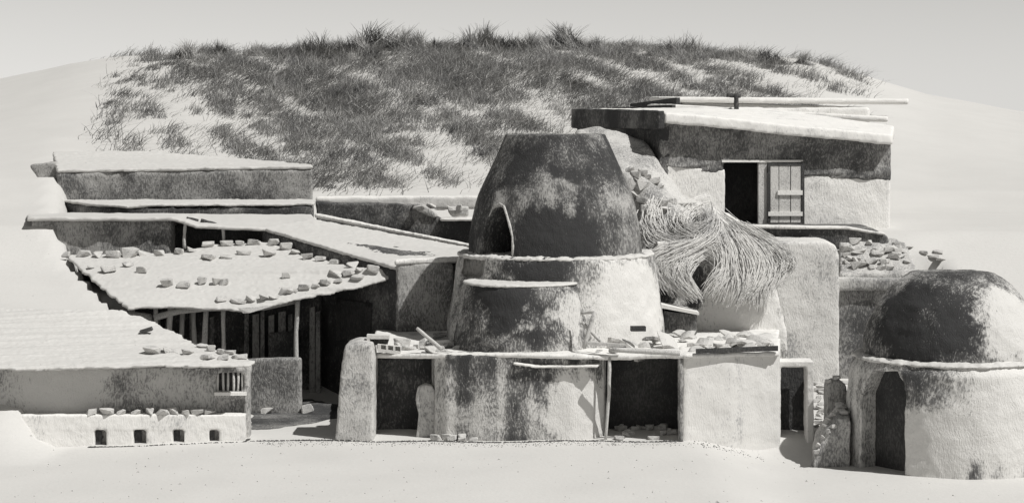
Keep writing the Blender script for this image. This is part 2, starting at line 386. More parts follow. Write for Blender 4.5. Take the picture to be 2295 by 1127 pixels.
for k, (x, y, wd) in enumerate(((350, 705, 9), (372, 700, 7), (425, 700, 9), (470, 712, 10), (548, 700, 9), (566, 706, 14), (584, 700, 8), (602, 708, 12), (624, 700, 16), (646, 706, 9), (694, 690, 11), (708, 700, 9))):
    obj('board', prism([P(x, y, 69.1), P(x + wd, y - 3, 69.1), Q(x + wd + 1, 0, 69.1), Q(x - 1, 0, 69.1)], (0, .06, 0)), 'board', e)
# dark patch that paints the shadow on the yard ground
yf = obj('yard_shadow_patch', prism([Vector((p.x, p.y, .012)) for p in jag([Q(564, 0, 61.6), Q(640, 0, 62.6), Q(700, 0, 63.3), Q(752, 0, 64.2), Q(830, 0, 65.5), Q(700, 0, 68.5), Q(560, 0, 68.5)], .3, .09, 8)], (0, 0, -.05)), 'mud_dark'); yf['kind'] = 'structure'
# yard wall
solid('yard_wall', [Q(540, -.1, 65.4), Q(676, -.1, 65.4), P(675, 801, 65.4), P(600, 803, 65.4), P(540, 806, 65.4)], (0, .35, 0), 'mud_mid', None,
      'short hatched grey yard wall between the low house and the dark yard', 'wall', 0.06, 0.05)
# ------------------------------------------------------------------ low front-left house
M['mud_low'] = ink('low_house_mud', 0.50, 0.08, 0.42, 0.9, blobs=((P(150, 870, 59), 1.6, -.5),))  # eave shade put into the wall colour; paler at the left
e = empty('low_house', (-11, 60, 0), 'low white house at the lower left with barred window and sheet roof', 'house')
def dl(px): return 58.6 + (px - 80) / 478 * 1.5        # front line of the low house
def FP(px, py, back=0.0): return P(px, py, dl(px) + back)
def seg(x0, x1, y0, y1, b0, b1): return prism([FP(x0, y0, b0), FP(x1, y0, b0), FP(x1, y1, b0), FP(x0, y1, b0)], (0, b1 - b0, 0))
mud(obj('wall', join(seg(-60, 484, 822, 1015, .4, .9), seg(478, 562, 822, 836, .4, .9), seg(545, 559, 815, 990, .4, .9), seg(478, 556, 878, 893, .4, .9), seg(478, 556, 892, 1000, .62, 1.0),
     prism([Q(555, -.1, 60.5), Q(559, -.1, 60.5), P(559, 820, 60.5), P(555, 820, 60.5)], (-1.5, 4.5, 0))), 'mud_low', e), 0.06, 0.05, 0.6, 3)
pl = mud(obj('plinth', join(*[seg(a, b, 929, 1012, 0, .45) for a, b in ((20, 211), (238, 298), (327, 387), (412, 468), (490, 548))] + [seg(20, 548, 929, 963, 0, .45)] + [seg(200, 500, 955, 1012, .38, .45)]), 'lime', e), 0.035, 0.03, 0.5, 1)
for a, b in ((212, 238), (299, 327), (388, 412), (469, 490)):
    obj('vent', seg(a + 0, b - 9, 965, 1003, .16, .2), 'soot_shade', e)  # near-black panel paints the shade inside each vent
wn = obj('window', seg(486, 546, 835, 879, .70, .74), 'soot_shade', e)  # near-black panel paints the unlit inside
for k, x in enumerate((488, 500, 511, 523, 534, 543)):
    obj('window_bar', pole(FP(x, 834, .5), FP(x + (k % 2) * 2 - 1, 880, .5), 0.035, 0.008, 4, 50 + k), 'wood', wn, True)
obj('window_sill', seg(480, 552, 879, 886, .28, .5), 'lime', wn)
rB = [P(-40, 824, 57.9), P(100, 824, 58.2), P(230, 820, 58.6), P(330, 818, 58.9), P(450, 819, 59.2), P(560, 817, 59.5), P(573, 808, 59.8), P(520, 793, 60.6), P(440, 772, 61.8), P(380, 738, 63.3), P(325, 712, 64.2), P(280, 694, 64.5), P(-60, 690, 64.4)]
o = obj('roof', prism(jag(rB, 0.22, 0.08, 21), (0, 0, -0.08)), 'roof', e); mud(o, 0.038, 0.04, 0.3, 1, 0.03)
M['kiln'] = ink('sooty_kiln_mud', 0.40, 0.045, 0.62, 0.85, big=0.55, vertical=0.5, blobs=((P(1250, 530, 62), 1.7, .40), (P(1290, 340, 63), 1.3, .25), (P(1370, 390, 63.5), 1.0, .25), (P(1170, 360, 63), 1.1, .25), (P(1260, 432, 62.3), 0.8, -.32), (P(1400, 430, 63), 0.8, -.32), (P(1100, 440, 62.8), .6, -.35)))
M['kiln_tier'] = ink('scorched_mud_lit_right', 0.66, 0.05, 0.56, 0.9, blobs=((P(1440, 700, 62.2), 2.2, -.75), (P(1200, 605, 61.6), 1.5, .35)))  # scorched on top; right side paled to paint sunlight
M['basin'] = ink('scorched_basin_mud', 0.58, 0.045, 0.60, 1.0, blobs=((P(1285, 700, 61), .9, -.6), (P(1120, 670, 60.3), 1.1, .4), (P(1200, 740, 60.3), .8, .2), (P(1180, 720, 60.3), .5, -.4)))  # scorch patches, plus a sunlit right edge painted paler
M['dome2'] = ink('sooty_dome_mud', 0.58, 0.045, 0.62, 1.0, blobs=((P(2270, 740, 57.8), 1.6, -.75), (P(2060, 720, 57.6), 1.9, .45)))  # sooty left; the sunlit right side is put into the colour
M['base2'] = ink('kiln_base_mud', 0.64, 0.07, 0.42, 0.8, vertical=1.0, blobs=((P(2080, 1010, 56.5), 1.6, -.7), (P(2270, 930, 57), 1.9, -.7), (P(2060, 840, 56.6), 1.3, .25)))  # right side paled in colour for sunlight; lower front paler too
M['front'] = ink('streaked_front_mud', 0.64, 0.06, 0.52, 0.9, vertical=1.2, blobs=((P(1320, 920, 60), 1.6, -.75), (P(1240, 830, 60), 1.2, .25), (P(1050, 830, 60), 1.2, .25)))  # pale right side paints the light on the curved wall
# ------------------------------------------------------------------ kiln base (stoke house)
e = empty('stoke_house', (1.5, 62, 0), 'curved mud stoke house under the kiln with two dark doorways', 'kiln base')
arc = [Q(968, -.1, 61.0), Q(975, -.1, 60.45), Q(1000, -.1, 60.15), Q(1080, -.1, 59.95), Q(1180, -.1, 59.9), Q(1280, -.1, 60.05), Q(1330, -.1, 60.35), Q(1352, -.1, 60.8), Q(1358, -.1, 61.6), Q(1356, -.1, 66), Q(968, -.1, 66)]
mud(obj('front_wall', prism(arc, (0, 0, 2.5)), 'front', e), 0.06, 0.07, 0.7, 4)
mud(obj('left_pier', prism([Q(749, -.1, 60), Q(837, -.1, 60), P(838, 800, 60), P(833, 772, 60), P(800, 768, 60), P(772, 777, 60), P(765, 820, 60)], (0, 1.7, 0)), 'mud_light', e), 0.05, 0.05, 0.5, 3)
mud(obj('recess_wall', prism([Q(800, -.1, 61.9), Q(985, -.1, 61.9), P(985, 800, 61.9), P(800, 800, 61.9)], (0, .4, 0)), 'mud_dark', e), 0.07, 0.07)
mud(obj('doorway_back', prism([Q(1330, -.6, 62.2), Q(1560, -.6, 62.2), P(1560, 800, 62.2), P(1330, 800, 62.2)], (0, .4, 0)), 'soot_shade', e), 0.07, 0.07)  # near-black wall paints the shade inside the right doorway
mud(obj('right_wall', prism([Q(1521, -1, 60.0), Q(1533, -1, 59.9), Q(1640, -1, 60.2), Q(1748, -1, 60.8), Q(1748, -1, 64), Q(1521, -1, 62)], (0, 0, 3.45)), 'lime', e), 0.06, 0.06, 0.7, 4)
mud(obj('deck', prism(jag([P(840, 792, 60.9), P(985, 792, 60.2), P(1180, 792, 59.8), P(1300, 794, 59.85), P(1368, 796, 60.2), P(1540, 792, 59.75), P(1746, 788, 60.6), Q(1746, 2.4, 70), Q(840, 2.4, 67)], .35, .03, 31), (0, 0, -.14)), 'lime', e), 0.055, 0.04, 0.4, 2)
mud(obj('lower_ledge', prism(jag([P(1150, 812, 59.78), P(1200, 820, 59.75), P(1340, 819, 59.95), P(1346, 813, 60.5), P(1150, 808, 60.5)], .3, .02, 33), (0, 0, -.07)), 'lime', e), 0.035, 0.02, 0.3, 1)
obj('door_jamb', pole(Q(1526, -.6, 59.9), P(1525, 792, 59.9), .08, .03, 8, 61), 'mud_mid', e, True)
obj('door_jamb', pole(Q(1356, -.1, 60.2), P(1366, 800, 60.2), .05, .04, 8, 62), 'wood', e, True)
o = mud(obj('stele_block', prism([Q(932, -.05, 60.6), Q(985, -.05, 60.6), P(984, 930, 60.6), P(978, 880, 60.6), P(968, 864, 60.6), P(952, 861, 60.6), P(936, 868, 60.6), P(931, 895, 60.6), P(938, 930, 60.6)], (0, .35, 0)), 'mud_light'), 0.04, 0.03, 0.3, 4, .01)
o.name = 'upright_stone_slab'; setp(o, 'rounded upright slab standing in the left doorway of the stoke house', 'stone slab')
# ------------------------------------------------------------------ the kiln
KD = 64.6; kx = (1245 - CX) * KD / F
e = empty('pottery_kiln', (kx, KD, 2.4), 'tall sooty round pottery kiln tapering to a cut off top', 'kiln')
up = obj('upper_chamber', revolve((kx, KD, 4.9), [(2.62, 0), (2.60, .5), (2.52, 1.0), (2.41, 1.5), (2.28, 1.9), (2.10, 2.3), (1.88, 2.75), (1.68, 3.2), (1.50, 3.62), (1.36, 3.62), (1.2, 3.3)], 96, 1, .015), 'kiln', e, True)
# arched stoke hole on the left front
ang = R(-90 - 44)
dirv = Vector((math.cos(ang), math.sin(ang), 0)); side = Vector((-dirv.y, dirv.x, 0))
c0 = Vector((kx, KD, 0)) + dirv * 0.9
def KP(u, z): return c0 + side * u + Vector((0, 0, z))
hole = [KP(-.66, 4.93), KP(.62, 4.93), KP(.60, 5.5), KP(.42, 5.9), KP(.16, 6.35), KP(-.02, 6.42), KP(-.24, 6.35), KP(-.50, 5.8)]
cut(up, prism(hole, dirv * 2.6)); obj('hole_back', prism([h + dirv * .05 for h in hole], dirv * .08), 'soot_shade', e); mud(up, 0.04, 0.05, 0.6, 1)  # near-black back panel: sooty, and paints the shade in the hole
PRF = [(4.9, 2.62), (5.4, 2.60), (5.9, 2.52), (6.4, 2.41), (6.8, 2.28)]
def KS(u, z, out=0.0):
    r = lin(z, PRF) + out; return Vector((kx, KD, z)) + dirv * math.sqrt(max(.1, r * r - u * u)) + side * u
obj('hole_rim', tube([KS(u, z, .01) for u, z in ((.66, 4.98), (.66, 5.3), (.62, 5.55), (.50, 5.85), (.36, 6.12), (.18, 6.42), (-.02, 6.5), (-.26, 6.42), (-.40, 6.1))], [.03, .045, .03, .045, .035, .04, .03, .025, .015], 8), 'mud_light', e, True)
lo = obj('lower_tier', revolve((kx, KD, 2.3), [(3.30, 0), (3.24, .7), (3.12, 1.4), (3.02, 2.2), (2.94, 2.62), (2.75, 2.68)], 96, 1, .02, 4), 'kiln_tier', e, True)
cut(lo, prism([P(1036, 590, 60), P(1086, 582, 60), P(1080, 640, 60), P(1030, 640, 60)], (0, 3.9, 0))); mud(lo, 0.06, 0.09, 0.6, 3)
mud(obj('rim_ledge', join(revolve((kx, KD, 4.86), [(2.90, 0), (2.97, .05), (2.93, .11), (2.6, .13)], 96, 1, .02, 4)), 'stone', e), 0.04, 0.13, 0.2, 1)
bx = (1168 - CX) * 62.1 / F
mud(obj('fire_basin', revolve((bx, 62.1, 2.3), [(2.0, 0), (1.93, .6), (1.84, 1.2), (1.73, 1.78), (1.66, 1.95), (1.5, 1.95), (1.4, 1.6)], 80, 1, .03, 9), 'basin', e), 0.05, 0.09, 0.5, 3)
mud(obj('basin_lip', revolve((bx, 62.1, 4.22), [(1.64, 0), (1.70, .03), (1.66, .08), (1.45, .09)], 80, 1, .03, 9), 'stone', e), .035, .05, .25, 1)
# ------------------------------------------------------------------ right kiln
kd2 = 59.4; kx2 = (2135 - CX) * kd2 / F
e = empty('small_kiln', (kx2, kd2, -.6), 'squat domed kiln at the lower right edge, sooty dome on a round mud base', 'kiln')
mud(obj('dome', revolve((kx2, kd2, 2.45), [(2.46, 0), (2.42, .4), (2.28, .95), (2.0, 1.5), (1.58, 2.0), (1.14, 2.30), (.95, 2.30)], 80, 1, .03, 13), 'dome2', e), 0.06, 0.10, 0.6, 3)
b2 = obj('round_base', revolve((kx2, kd2, -.9), [(2.96, 0), (2.95, 1.0), (2.92, 2.2), (2.82, 3.1), (2.55, 3.42)], 80, 1, .02, 15), 'base2', e)
a2 = R(-90 - 52); dv2 = Vector((math.cos(a2), math.sin(a2), 0)); sd2 = Vector((-dv2.y, dv2.x, 0)); c2 = Vector((kx2, kd2, 0)) + dv2 * 1.5
def K2(u, z): return c2 + sd2 * u + Vector((0, 0, z))
cut(b2, prism([K2(-.85, -.7), K2(.72, -.7), K2(.76, .6), K2(.72, 1.9), K2(.4, 2.25), K2(-.5, 2.15), K2(-.85, 1.5)], dv2 * 2)); mud(b2, .06, .08, .6, 3)
mud(obj('base_rim', revolve((kx2, kd2, 2.38), [(2.66, 0), (2.78, .06), (2.6, .13), (2.2, .15)], 80, 1, .03, 15), 'stone', e), .045, .10, .3, 1)
obj('fire_pit_back', prism([p + dv2 * .65 for p in (K2(-.95, -.8), K2(.85, -.8), K2(.85, 2.3), K2(-.95, 2.3))], dv2 * .05), 'soot_shade', e)  # near-black panel: sooty, and paints shade across the fire mouth
# ------------------------------------------------------------------ walls right of the kiln
solid('back_wall', [Q(1470, 0, 66.2), Q(1770, 0, 66.9), P(1764, 745, 66.9), P(1752, 690, 66.9), P(1738, 640, 66.9), P(1728, 590, 66.9), P(1640, 548, 66.6), P(1470, 540, 66.2)], (0, .6, 0),
      ink('half_pale_mud', 0.74, 0.06, 0.34, 0.8, blobs=((P(1520, 620, 66.2), 1.5, .5), (P(1560, 660, 66), .8, .2), (P(1690, 710, 66), 1.6, -.6))), None, 'pale wall right of the kiln below the straw, darker at the upper left', 'wall', .07, .08)  # blobs darken the upper left and pale the lower right
e = empty('lean_to', (5, 65.2, 2.4), 'small lean-to box with slanting white lid against the kiln right side', 'lean-to')
obj('box_wall', prism([P(1488, 697, 65.2), P(1562, 706, 65.2), P(1562, 748, 65.2), P(1492, 748, 65.2)], (0, .8, 0)), 'mud_dark', e)
obj('lid', prism([P(1482, 682, 65.0), P(1567, 700, 65.0), P(1567, 706, 65.0), P(1482, 690, 65.0)], (0, 1.1, 0)), 'lime', e)
solid('panel_wall', [Q(1660, -.2, 67.4), Q(1881, -.2, 67.9), P(1881, 575, 67.9), P(1874, 550, 67.9), P(1858, 541, 67.9), P(1660, 541, 67.4)], (0, 2.5, 0), 'panel', None,
      'tall pale hatched wall with rounded top corner beneath the right house terrace', 'wall', .07, .05)
e = empty('retaining_wall', (11, 68.6, 0), 'grey retaining wall with pale ledge behind the small domed kiln', 'wall')
mud(obj('wall_body', prism([Q(1850, -.2, 68.6), Q(2090, -.2, 68.6), P(2090, 640, 68.6), P(1850, 640, 68.6)], (0, .6, 0)), 'mud_mid', e), .08, .05)
mud(obj('wall_top', prism([P(1850, 622, 68.4), P(2085, 624, 68.4), P(2085, 652, 68.4), P(1850, 652, 68.4)], (0, 1.6, 0)), 'mud_light', e), .07, .05)
solid('terrace_wall', [P(1560, 560, 70.4), P(1995, 560, 70.4), P(1992, 530, 70.4), P(1960, 512, 70.4), P(1600, 507, 70.4), P(1560, 507, 70.4)], (0, 6, 0), 'mud_dark', None,
      'dark low terrace wall under the doorstep of the right house', 'wall', .09, .05)
solid('terrace_edge', [P(1600, 503, 70.3), P(1900, 508, 70.3), P(1985, 522, 70.3), P(1985, 528, 70.3), P(1900, 515, 70.3), P(1600, 511, 70.3)], (0, .5, 0), 'lime', None,
      'thin white coping along the terrace before the right house', 'coping', .045, .03)
# opening in the lane
e = empty('lane_doorway', (8, 61.4, -.7), 'narrow dark doorway with pale rounded frame right of the white wall', 'doorway')
mud(obj('frame', join(box(1736, 1824, 808, 823, 61.2, 61.9), box(1808, 1824, 812, 1060, 61.2, 61.9), box(1736, 1750, 812, 1060, 61.2, 61.9)), 'lime', e), .035, .04, .4, 3)
mud(obj('back_panel', box(1730, 1822, 812, 1060, 62.2, 62.4), 'soot_shade', e), .06, .04)  # near-black panel paints the shade in the lane doorway
mud(obj('side_return', box(1816, 1822, 830, 1060, 61.9, 62.4), 'mud_mid', e), .05, .03)
solid('gate_pier', [Q(1852, -.3, 60.6), Q(1899, -.3, 60.6), P(1899, 866, 60.6), P(1885, 853, 60.6), P(1866, 852, 60.6), P(1854, 862, 60.6)], (0, .7, 0), 'mud_mid', None,
      'short dark pier with rounded top left of the small domed kiln', 'pier', .05, .05)
earth_bank = solid('earth_bank', [Q(1818, -.9, 58.6), Q(1905, -.9, 58.6), P(1905, 940, 58.6), P(1880, 935, 58.6), P(1850, 965, 58.6), P(1826, 1000, 58.6)], (0.2, 1.4, .2), 'mud_light', None,
      'sloping earth bank edged with stones at the foot of the small domed kiln', 'earth bank', .05, .08)
# ------------------------------------------------------------------ right house
M['mud_eave_shade'] = ink('eave_shade_mud', 0.36, 0.06, 0.60, 0.9)  # dark top band paints the eave shade on the wall
e = empty('hill_house', (10, 73, 5.2), 'flat roofed white house on the upper right terrace with dark open doorway', 'house')
def dh(px): return 71.3 + (px - 1480) / 515 * 2.3
def HP(px, py, back=0.0): return P(px, py, dh(px) + back)
def hseg(x0, x1, y0, y1, b0, b1): return prism([HP(x0, y0, b0), HP(x1, y0, b0), HP(x1, y1, b0), HP(x0, y1, b0)], (0, b1 - b0, 0))
lo_e = [HP(x, y, -.01) for x, y in ((1478, 372), (1540, 378), (1600, 388), (1622, 386))]
lo_f = [HP(x, y, -.01) for x, y in ((1712, 392), (1800, 396), (1900, 402), (1997, 405))]
mud(obj('limewashed_wall', join(prism([HP(1478, 366), HP(1625, 380), HP(1625, 525), HP(1478, 525)], (0, .45, 0)),
    prism([HP(1706, 385), HP(1996, 398), HP(1996, 530), HP(1706, 530)], (0, .45, 0)), prism([HP(1985, 380), HP(1996, 380), HP(1996, 530), HP(1985, 530)], (-1.0, 5, 0))), 'house', e), .06, .05, .6, 3)
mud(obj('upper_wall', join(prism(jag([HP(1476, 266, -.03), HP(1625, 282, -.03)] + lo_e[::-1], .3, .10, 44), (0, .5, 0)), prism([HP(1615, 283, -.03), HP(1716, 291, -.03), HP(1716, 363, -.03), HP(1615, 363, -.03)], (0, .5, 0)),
    prism(jag([HP(1706, 291, -.03), HP(1998, 320, -.03)] + lo_f[::-1], .3, .10, 45), (0, .5, 0)), prism([HP(1985, 320), HP(1998, 320), HP(1998, 405), HP(1985, 405)], (-1.0, 5, 0))), 'mud_eave_shade', e), .05, .05, .6, 4)
NL = Vector((-.96, -.27, 0))
mud(obj('side_wall', prism([HP(1484, 276) + NL * .1, P(1292, 262, 79.5), P(1292, 530, 79.5), HP(1484, 530) + NL * .1], NL * -.4), 'mud_dark', e), .07, .06)  # side turned from the sun; its shade painted as dark mud
rf = [HP(1490, 252, -.6), HP(1600, 262, -.6), HP(1800, 283, -.6), HP(2000, 302, -.6), P(2004, 282, 79), P(1700, 240, 80.5), P(1296, 244, 80.0)]
mud(obj('roof', prism(jag(rf, .5, .03, 41), (0, 0, -.36)), 'lime', e), .06, .05, .5, 3)
ea, eb = HP(1488, 248, -.62), P(1292, 243, 80.2)
mud(obj('roof_end', prism([ea + NL * .22, eb + NL * .22, eb + NL * .22 - Vector((0, 0, .75)), ea + NL * .22 - Vector((0, 0, .62))], NL * -.25), 'mud_dark', e), .05, .05)  # shade of the left roof end put into its dark colour
obj('dark_room', hseg(1600, 1730, 350, 530, 2.0, 2.1), 'soot_shade', e)  # near-black sheet and ceiling paint the unlit room
obj('room_ceiling', prism([HP(1600, 352, .45), HP(1730, 352, .45), HP(1730, 352, 2.1), HP(1600, 352, 2.1)], (0, 0, .1)), 'soot_shade', e)
obj('lintel', hseg(1618, 1800, 359, 364, -.08, .1), 'lime', e)
obj('door_post', hseg(1700, 1719, 364, 506, -.04, .3), 'wood', e)
dr = obj('door', hseg(1721, 1799, 367, 500, -.10, -.05), 'wood_dark', e)
for x0, x1, y0, y1 in ((1721, 1799, 367, 371), (1721, 1726, 371, 500), (1796, 1803, 362, 502)):
    obj('door_frame', hseg(x0, x1, y0, y1, -.15, -.10), 'wood_dark', dr)
for x0, x1, y0, y1 in ((1743, 1799, 427, 437), (1722, 1799, 475, 484)):
    obj('batten', hseg(x0, x1, y0, y1, -.20, -.127), 'lime', dr)
for a, b in ((1727, 1745), (1746.5, 1771), (1773, 1795)):
    obj('board', hseg(a, b, 372, 499, -.125, -.10), 'wood', dr)
# roofs behind and the roof post
for k, (x0, x1, y0, y1, dd, xr, yr) in enumerate(((1372, 1506, 238, 249, 83, 1990, 262), (1412, 1516, 222, 240, 87, 2036, 223))):
    t = empty('far_roof', P((x0 + xr) / 2, 262, dd + 2), ('lower', 'upper')[k] + ' of two thin pale roofs stepped behind the right house', 'roof')
    mud(obj('roof_slab', prism([P(x1, y0 - 4, dd), P(xr, yr, dd + .6), P(xr, yr - 2, dd + 7), P(x1 - 60, y0 - 5, dd + 7)], (0, 0, -.22)), 'lime', t), .07, .03, .5, 2)
    obj('roof_end', prism([P(x1, y0 - 3, dd - .1), P(x0, y1 - 7, dd + 4), P(x0, y1 - 1, dd + 4), P(x1, y1, dd - .1)], (.15, .1, 0)), 'soot_shade', t)  # left end painted near black for its shade
    mud(obj('wall', prism([P(x1 + 10, y0 + 6, dd + .4), P(1950, 240, dd + 1), Q(1950, 5, dd + 1), Q(x1 + 10, 5, dd + .4)], (0, .4, 0)), 'house', t), .09, .04)
t = empty('roof_post', P(1651, 262, 78.2), 'short dark post with knotted top standing on the right house roof', 'post')
obj('post_shaft', pole(P(1651, 268, 78.2), P(1650, 212, 78.2), .10, .01, 6, 71), 'wood_dark', t, True)
obj('post_cap', pole(P(1628, 214, 78.2), P(1660, 216, 78.2), .075, .03, 6, 72), 'wood_dark', t, True)
obj('post_brace', pole(P(1636, 242, 78.2), P(1644, 264, 78.2), .06, .01, 5, 73), 'wood_dark', t, True)
# ------------------------------------------------------------------ rubble bank between kiln and house
top = [(1290, 292, 73), (1340, 284, 73), (1400, 300, 72.5), (1448, 316, 72), (1462, 340, 71.5), (1500, 395, 71), (1530, 440, 70.6), (1600, 462, 70.3), (1645, 505, 70.2), (1690, 530, 70.2)]
mid = [(1290, 420, 70), (1340, 400, 69.6), (1400, 390, 69.2), (1440, 410, 69), (1470, 440, 68.8), (1510, 470, 68.6), (1550, 490, 68.4), (1600, 510, 68.3), (1650, 535, 68.4), (1690, 550, 68.8)]
V = []; n = len(top)
for row, dd in ((top, 0), (mid, 0), ([(a, 640, c - .9) for a, b, c in mid], 0), ([(a, 640, 74) for a, b, c in mid], 0), ([(a, b + 25, 75) for a, b, c in top], 0)):
    V += [P(*p) for p in row]
Fc = [(r * n + i, ((r + 1) % 5) * n + i, ((r + 1) % 5) * n + i + 1, r * n + i + 1) for r in range(5) for i in range(n - 1)]
Fc += [tuple(r * n for r in range(5)), tuple(r * n + n - 1 for r in range(4, -1, -1))]
bank = mud(obj('rubble_bank', (V, Fc), 'mud_light'), .09, .16, .6, 4, .05)
setp(bank, 'crumbling pale rubble bank between the tall kiln and the right house', 'bank')
sc_ = mud(obj('scree_slope', prism([P(1882, 616, 68.7), P(2060, 612, 68.7), P(2030, 540, 70.6), P(1990, 528, 70.7), P(1882, 540, 70.3)], (0, .3, -1.6)), 'mud_light'), .07, .12, .4, 3, .04)
setp(sc_, 'small earth slope under the scree right of the terrace wall', 'earth slope')
bpy.context.view_layer.update()

# ------------------------------------------------------------------ stones, tiles, small things (set down on what the eye ray meets)
dg = bpy.context.evaluated_depsgraph_get()
ORD = 'first second third fourth fifth sixth seventh eighth ninth tenth eleventh twelfth thirteenth fourteenth fifteenth sixteenth seventeenth eighteenth nineteenth twentieth twenty-first twenty-second twenty-third twenty-fourth twenty-fifth twenty-sixth twenty-seventh'.split()
def hit(px, py):
    d = Vector(((px - CX) / F, 1, -(py - YH) / F)).normalized()
    ok, loc, nrm, *_ = scene.ray_cast(dg, Vector((0, 0, H)), d)
    return loc, nrm
def stone_mesh(seed, boxy=0.5):
    rg = random.Random(seed); bm = bmesh.new()
    for i in range(16):
        v = Vector((rg.uniform(-1, 1), rg.uniform(-1, 1), rg.uniform(-1, 1)))
        v = v.normalized() * rg.uniform(.85, 1.0) if i % 2 else Vector([math.copysign(min(abs(c) * 1.25 + .25, .9), c) for c in v])
        bm.verts.new(v * .5)
    r = bmesh.ops.convex_hull(bm, input=bm.verts[:])
    bmesh.ops.delete(bm, geom=[v for v in bm.verts if not v.link_faces], context='VERTS')
    zmin = min(v.co.z for v in bm.verts)
    for v in bm.verts: v.co.z -= zmin
    bmesh.ops.bevel(bm, geom=bm.edges[:], offset=.05, segments=1, affect='EDGES', clamp_overlap=True)
    me = bpy.data.meshes.new('stone'); bm.to_mesh(me); bm.free(); me.materials.append(M['fieldstone']); return me
STONES = [stone_mesh(100 + i) for i in range(16)]
def shard_mesh(seed):
    """broken piece of a curved roof tile"""
    rg = random.Random(seed); nu, nv = 7, 4; V, Fc = [], []
    edge = [rg.uniform(.6, 1) for _ in range(nu)]
    for lay in (0, 1):
        for i in range(nu):
            a = (i / (nu - 1) - .5) * 1.9
            for j in range(nv):
                y = (j / (nv - 1) - .5) * edge[i] + rg.uniform(-.02, .02); r = .55 - lay * .09
                V.append((math.sin(a) * r, y, math.cos(a) * r - .30))
    m = nu * nv
    for i in range(nu - 1):
        for j in range(nv - 1):
            a, b, c, d = i * nv + j, i * nv + j + 1, (i + 1) * nv + j + 1, (i + 1) * nv + j
            Fc += [(a, d, c, b), (m + a, m + b, m + c, m + d)]
    for i in range(nu - 1):
        for j in (0, nv - 1): a, d = i * nv + j, (i + 1) * nv + j; Fc.append((a, d, m + d, m + a) if j else (d, a, m + a, m + d))
    for j in range(nv - 1):
        for i in (0, nu - 1): a, b = i * nv + j, i * nv + j + 1; Fc.append((a, b, m + b, m + a) if i else (b, a, m + a, m + b))
    me = bpy.data.meshes.new('tile_shard'); me.from_pydata(V, [], Fc); me.materials.append(M['fieldstone']); return me
SHARDS = [shard_mesh(300 + i) for i in range(6)]
rs = random.Random(5)
placed = []; REJ = []
def stone(px, py, wpx, hpx, label=None, cat='stone', group=None, parent=None, name='stone', sink=.12):
    """a stone whose foot rests on the surface seen at pixel (px, py)"""
    loc, nrm = hit(px, py)
    for _ in range(14):                          # slide down an upright face to the ledge or ground below it
        if parent is None and loc is not None and nrm.z < .3 and name != 'broken_brick': py += 3; loc, nrm = hit(px, py)
    if loc is None or (name == 'broken_brick' and (nrm.z < .6 or loc.z > 1.6)): return None
    if parent is None and nrm.z < .2: REJ.append((px, py, label)); return None          # never on an upright face
    s = loc.y / F
    o = bpy.data.objects.new(name, rs.choice(STONES))
    W, Hh = wpx * s, hpx * s
    W *= rs.uniform(.7, 1.15); o.scale = (W * 1.08, W * rs.uniform(.75, 1.1), Hh * rs.uniform(.72, 1.0)); o.rotation_euler = (rs.uniform(-.12, .12), rs.uniform(-.12, .12), rs.uniform(-.5, .5))
    if name == 'tile_shard':
        o.data = rs.choice(SHARDS); o.scale = (W * 1.15, W * .8, W * .95); o.rotation_euler = (rs.uniform(-.2, .9), rs.uniform(-.7, .7), rs.uniform(-.8, .8))
    placed.append((o, loc - Vector((0, 0, Hh * sink)), parent, label, cat, group))
    return o
# low house roof
for i, (x, y, a, b) in enumerate(((338, 792, 32, 20), (382, 788, 38, 26), (424, 793, 34, 24), (456, 776, 34, 18), (472, 786, 26, 18), (464, 802, 40, 18), (494, 782, 32, 18), (502, 804, 40, 18), (516, 788, 34, 18), (538, 804, 36, 20))):
    stone(x, y, a, b, 'pale stone weighting the right end of the low house sheet roof', 'stone', 'stones on the low house roof')
# plinth row
for x in (205, 238, 272, 305, 334, 362, 388, 416, 444, 472):
    stone(x, 928, 28, 19, 'rounded pale stone in the row on the low house plinth', 'stone', 'row of stones on the low house plinth')
# shed roof: upper row, lower right rim, scattered
for (x, y, a, b) in ((150, 575, 28, 18), (186, 568, 32, 18), (218, 577, 28, 18), (254, 576, 42, 24), (292, 574, 42, 26), (324, 572, 30, 20), (358, 573, 30, 18), (400, 568, 32, 16), (430, 562, 30, 15)):
    stone(x, y, a, b, 'pale stone in the left row along the top edge of the shed roof', 'stone', 'left upper row of shed roof stones')
for (x, y, a, b) in ((466, 549, 36, 18), (508, 551, 30, 18), (537, 546, 26, 14), (572, 547, 34, 20), (612, 549, 28, 18), (606, 574, 36, 22), (640, 558, 34, 20), (664, 566, 26, 16), (690, 580, 30, 16), (716, 584, 32, 16), (750, 592, 40, 18), (750, 618, 36, 20), (788, 600, 34, 16), (780, 616, 34, 18), (806, 608, 28, 14), (834, 608, 34, 22)):
    stone(x, y, a, b, 'pale stone in the right row along the upper edge of the shed roof', 'stone', 'right upper row of shed roof stones')
for (x, y, a, b) in ((205, 602, 20, 10), (240, 608, 40, 22), (286, 598, 30, 16), (322, 610, 40, 20), (466, 580, 36, 15), (508, 578, 28, 12), (546, 570, 32, 15)):
    stone(x, y, a, b, 'pale stone lying just below the upper rows on the shed roof', 'stone', 'loose stones below the upper rows')
for (x, y, a, b) in ((374, 642, 36, 24), (414, 642, 34, 22), (452, 634, 32, 24), (484, 638, 28, 20), (502, 638, 24, 24)):
    stone(x, y, a, b, 'pale stone in the cluster of five on the middle of the shed roof', 'stone', 'cluster of five stones mid shed roof')
stone(642, 622, 28, 18, 'single square dark sided stone alone on the right of the shed roof', 'stone')
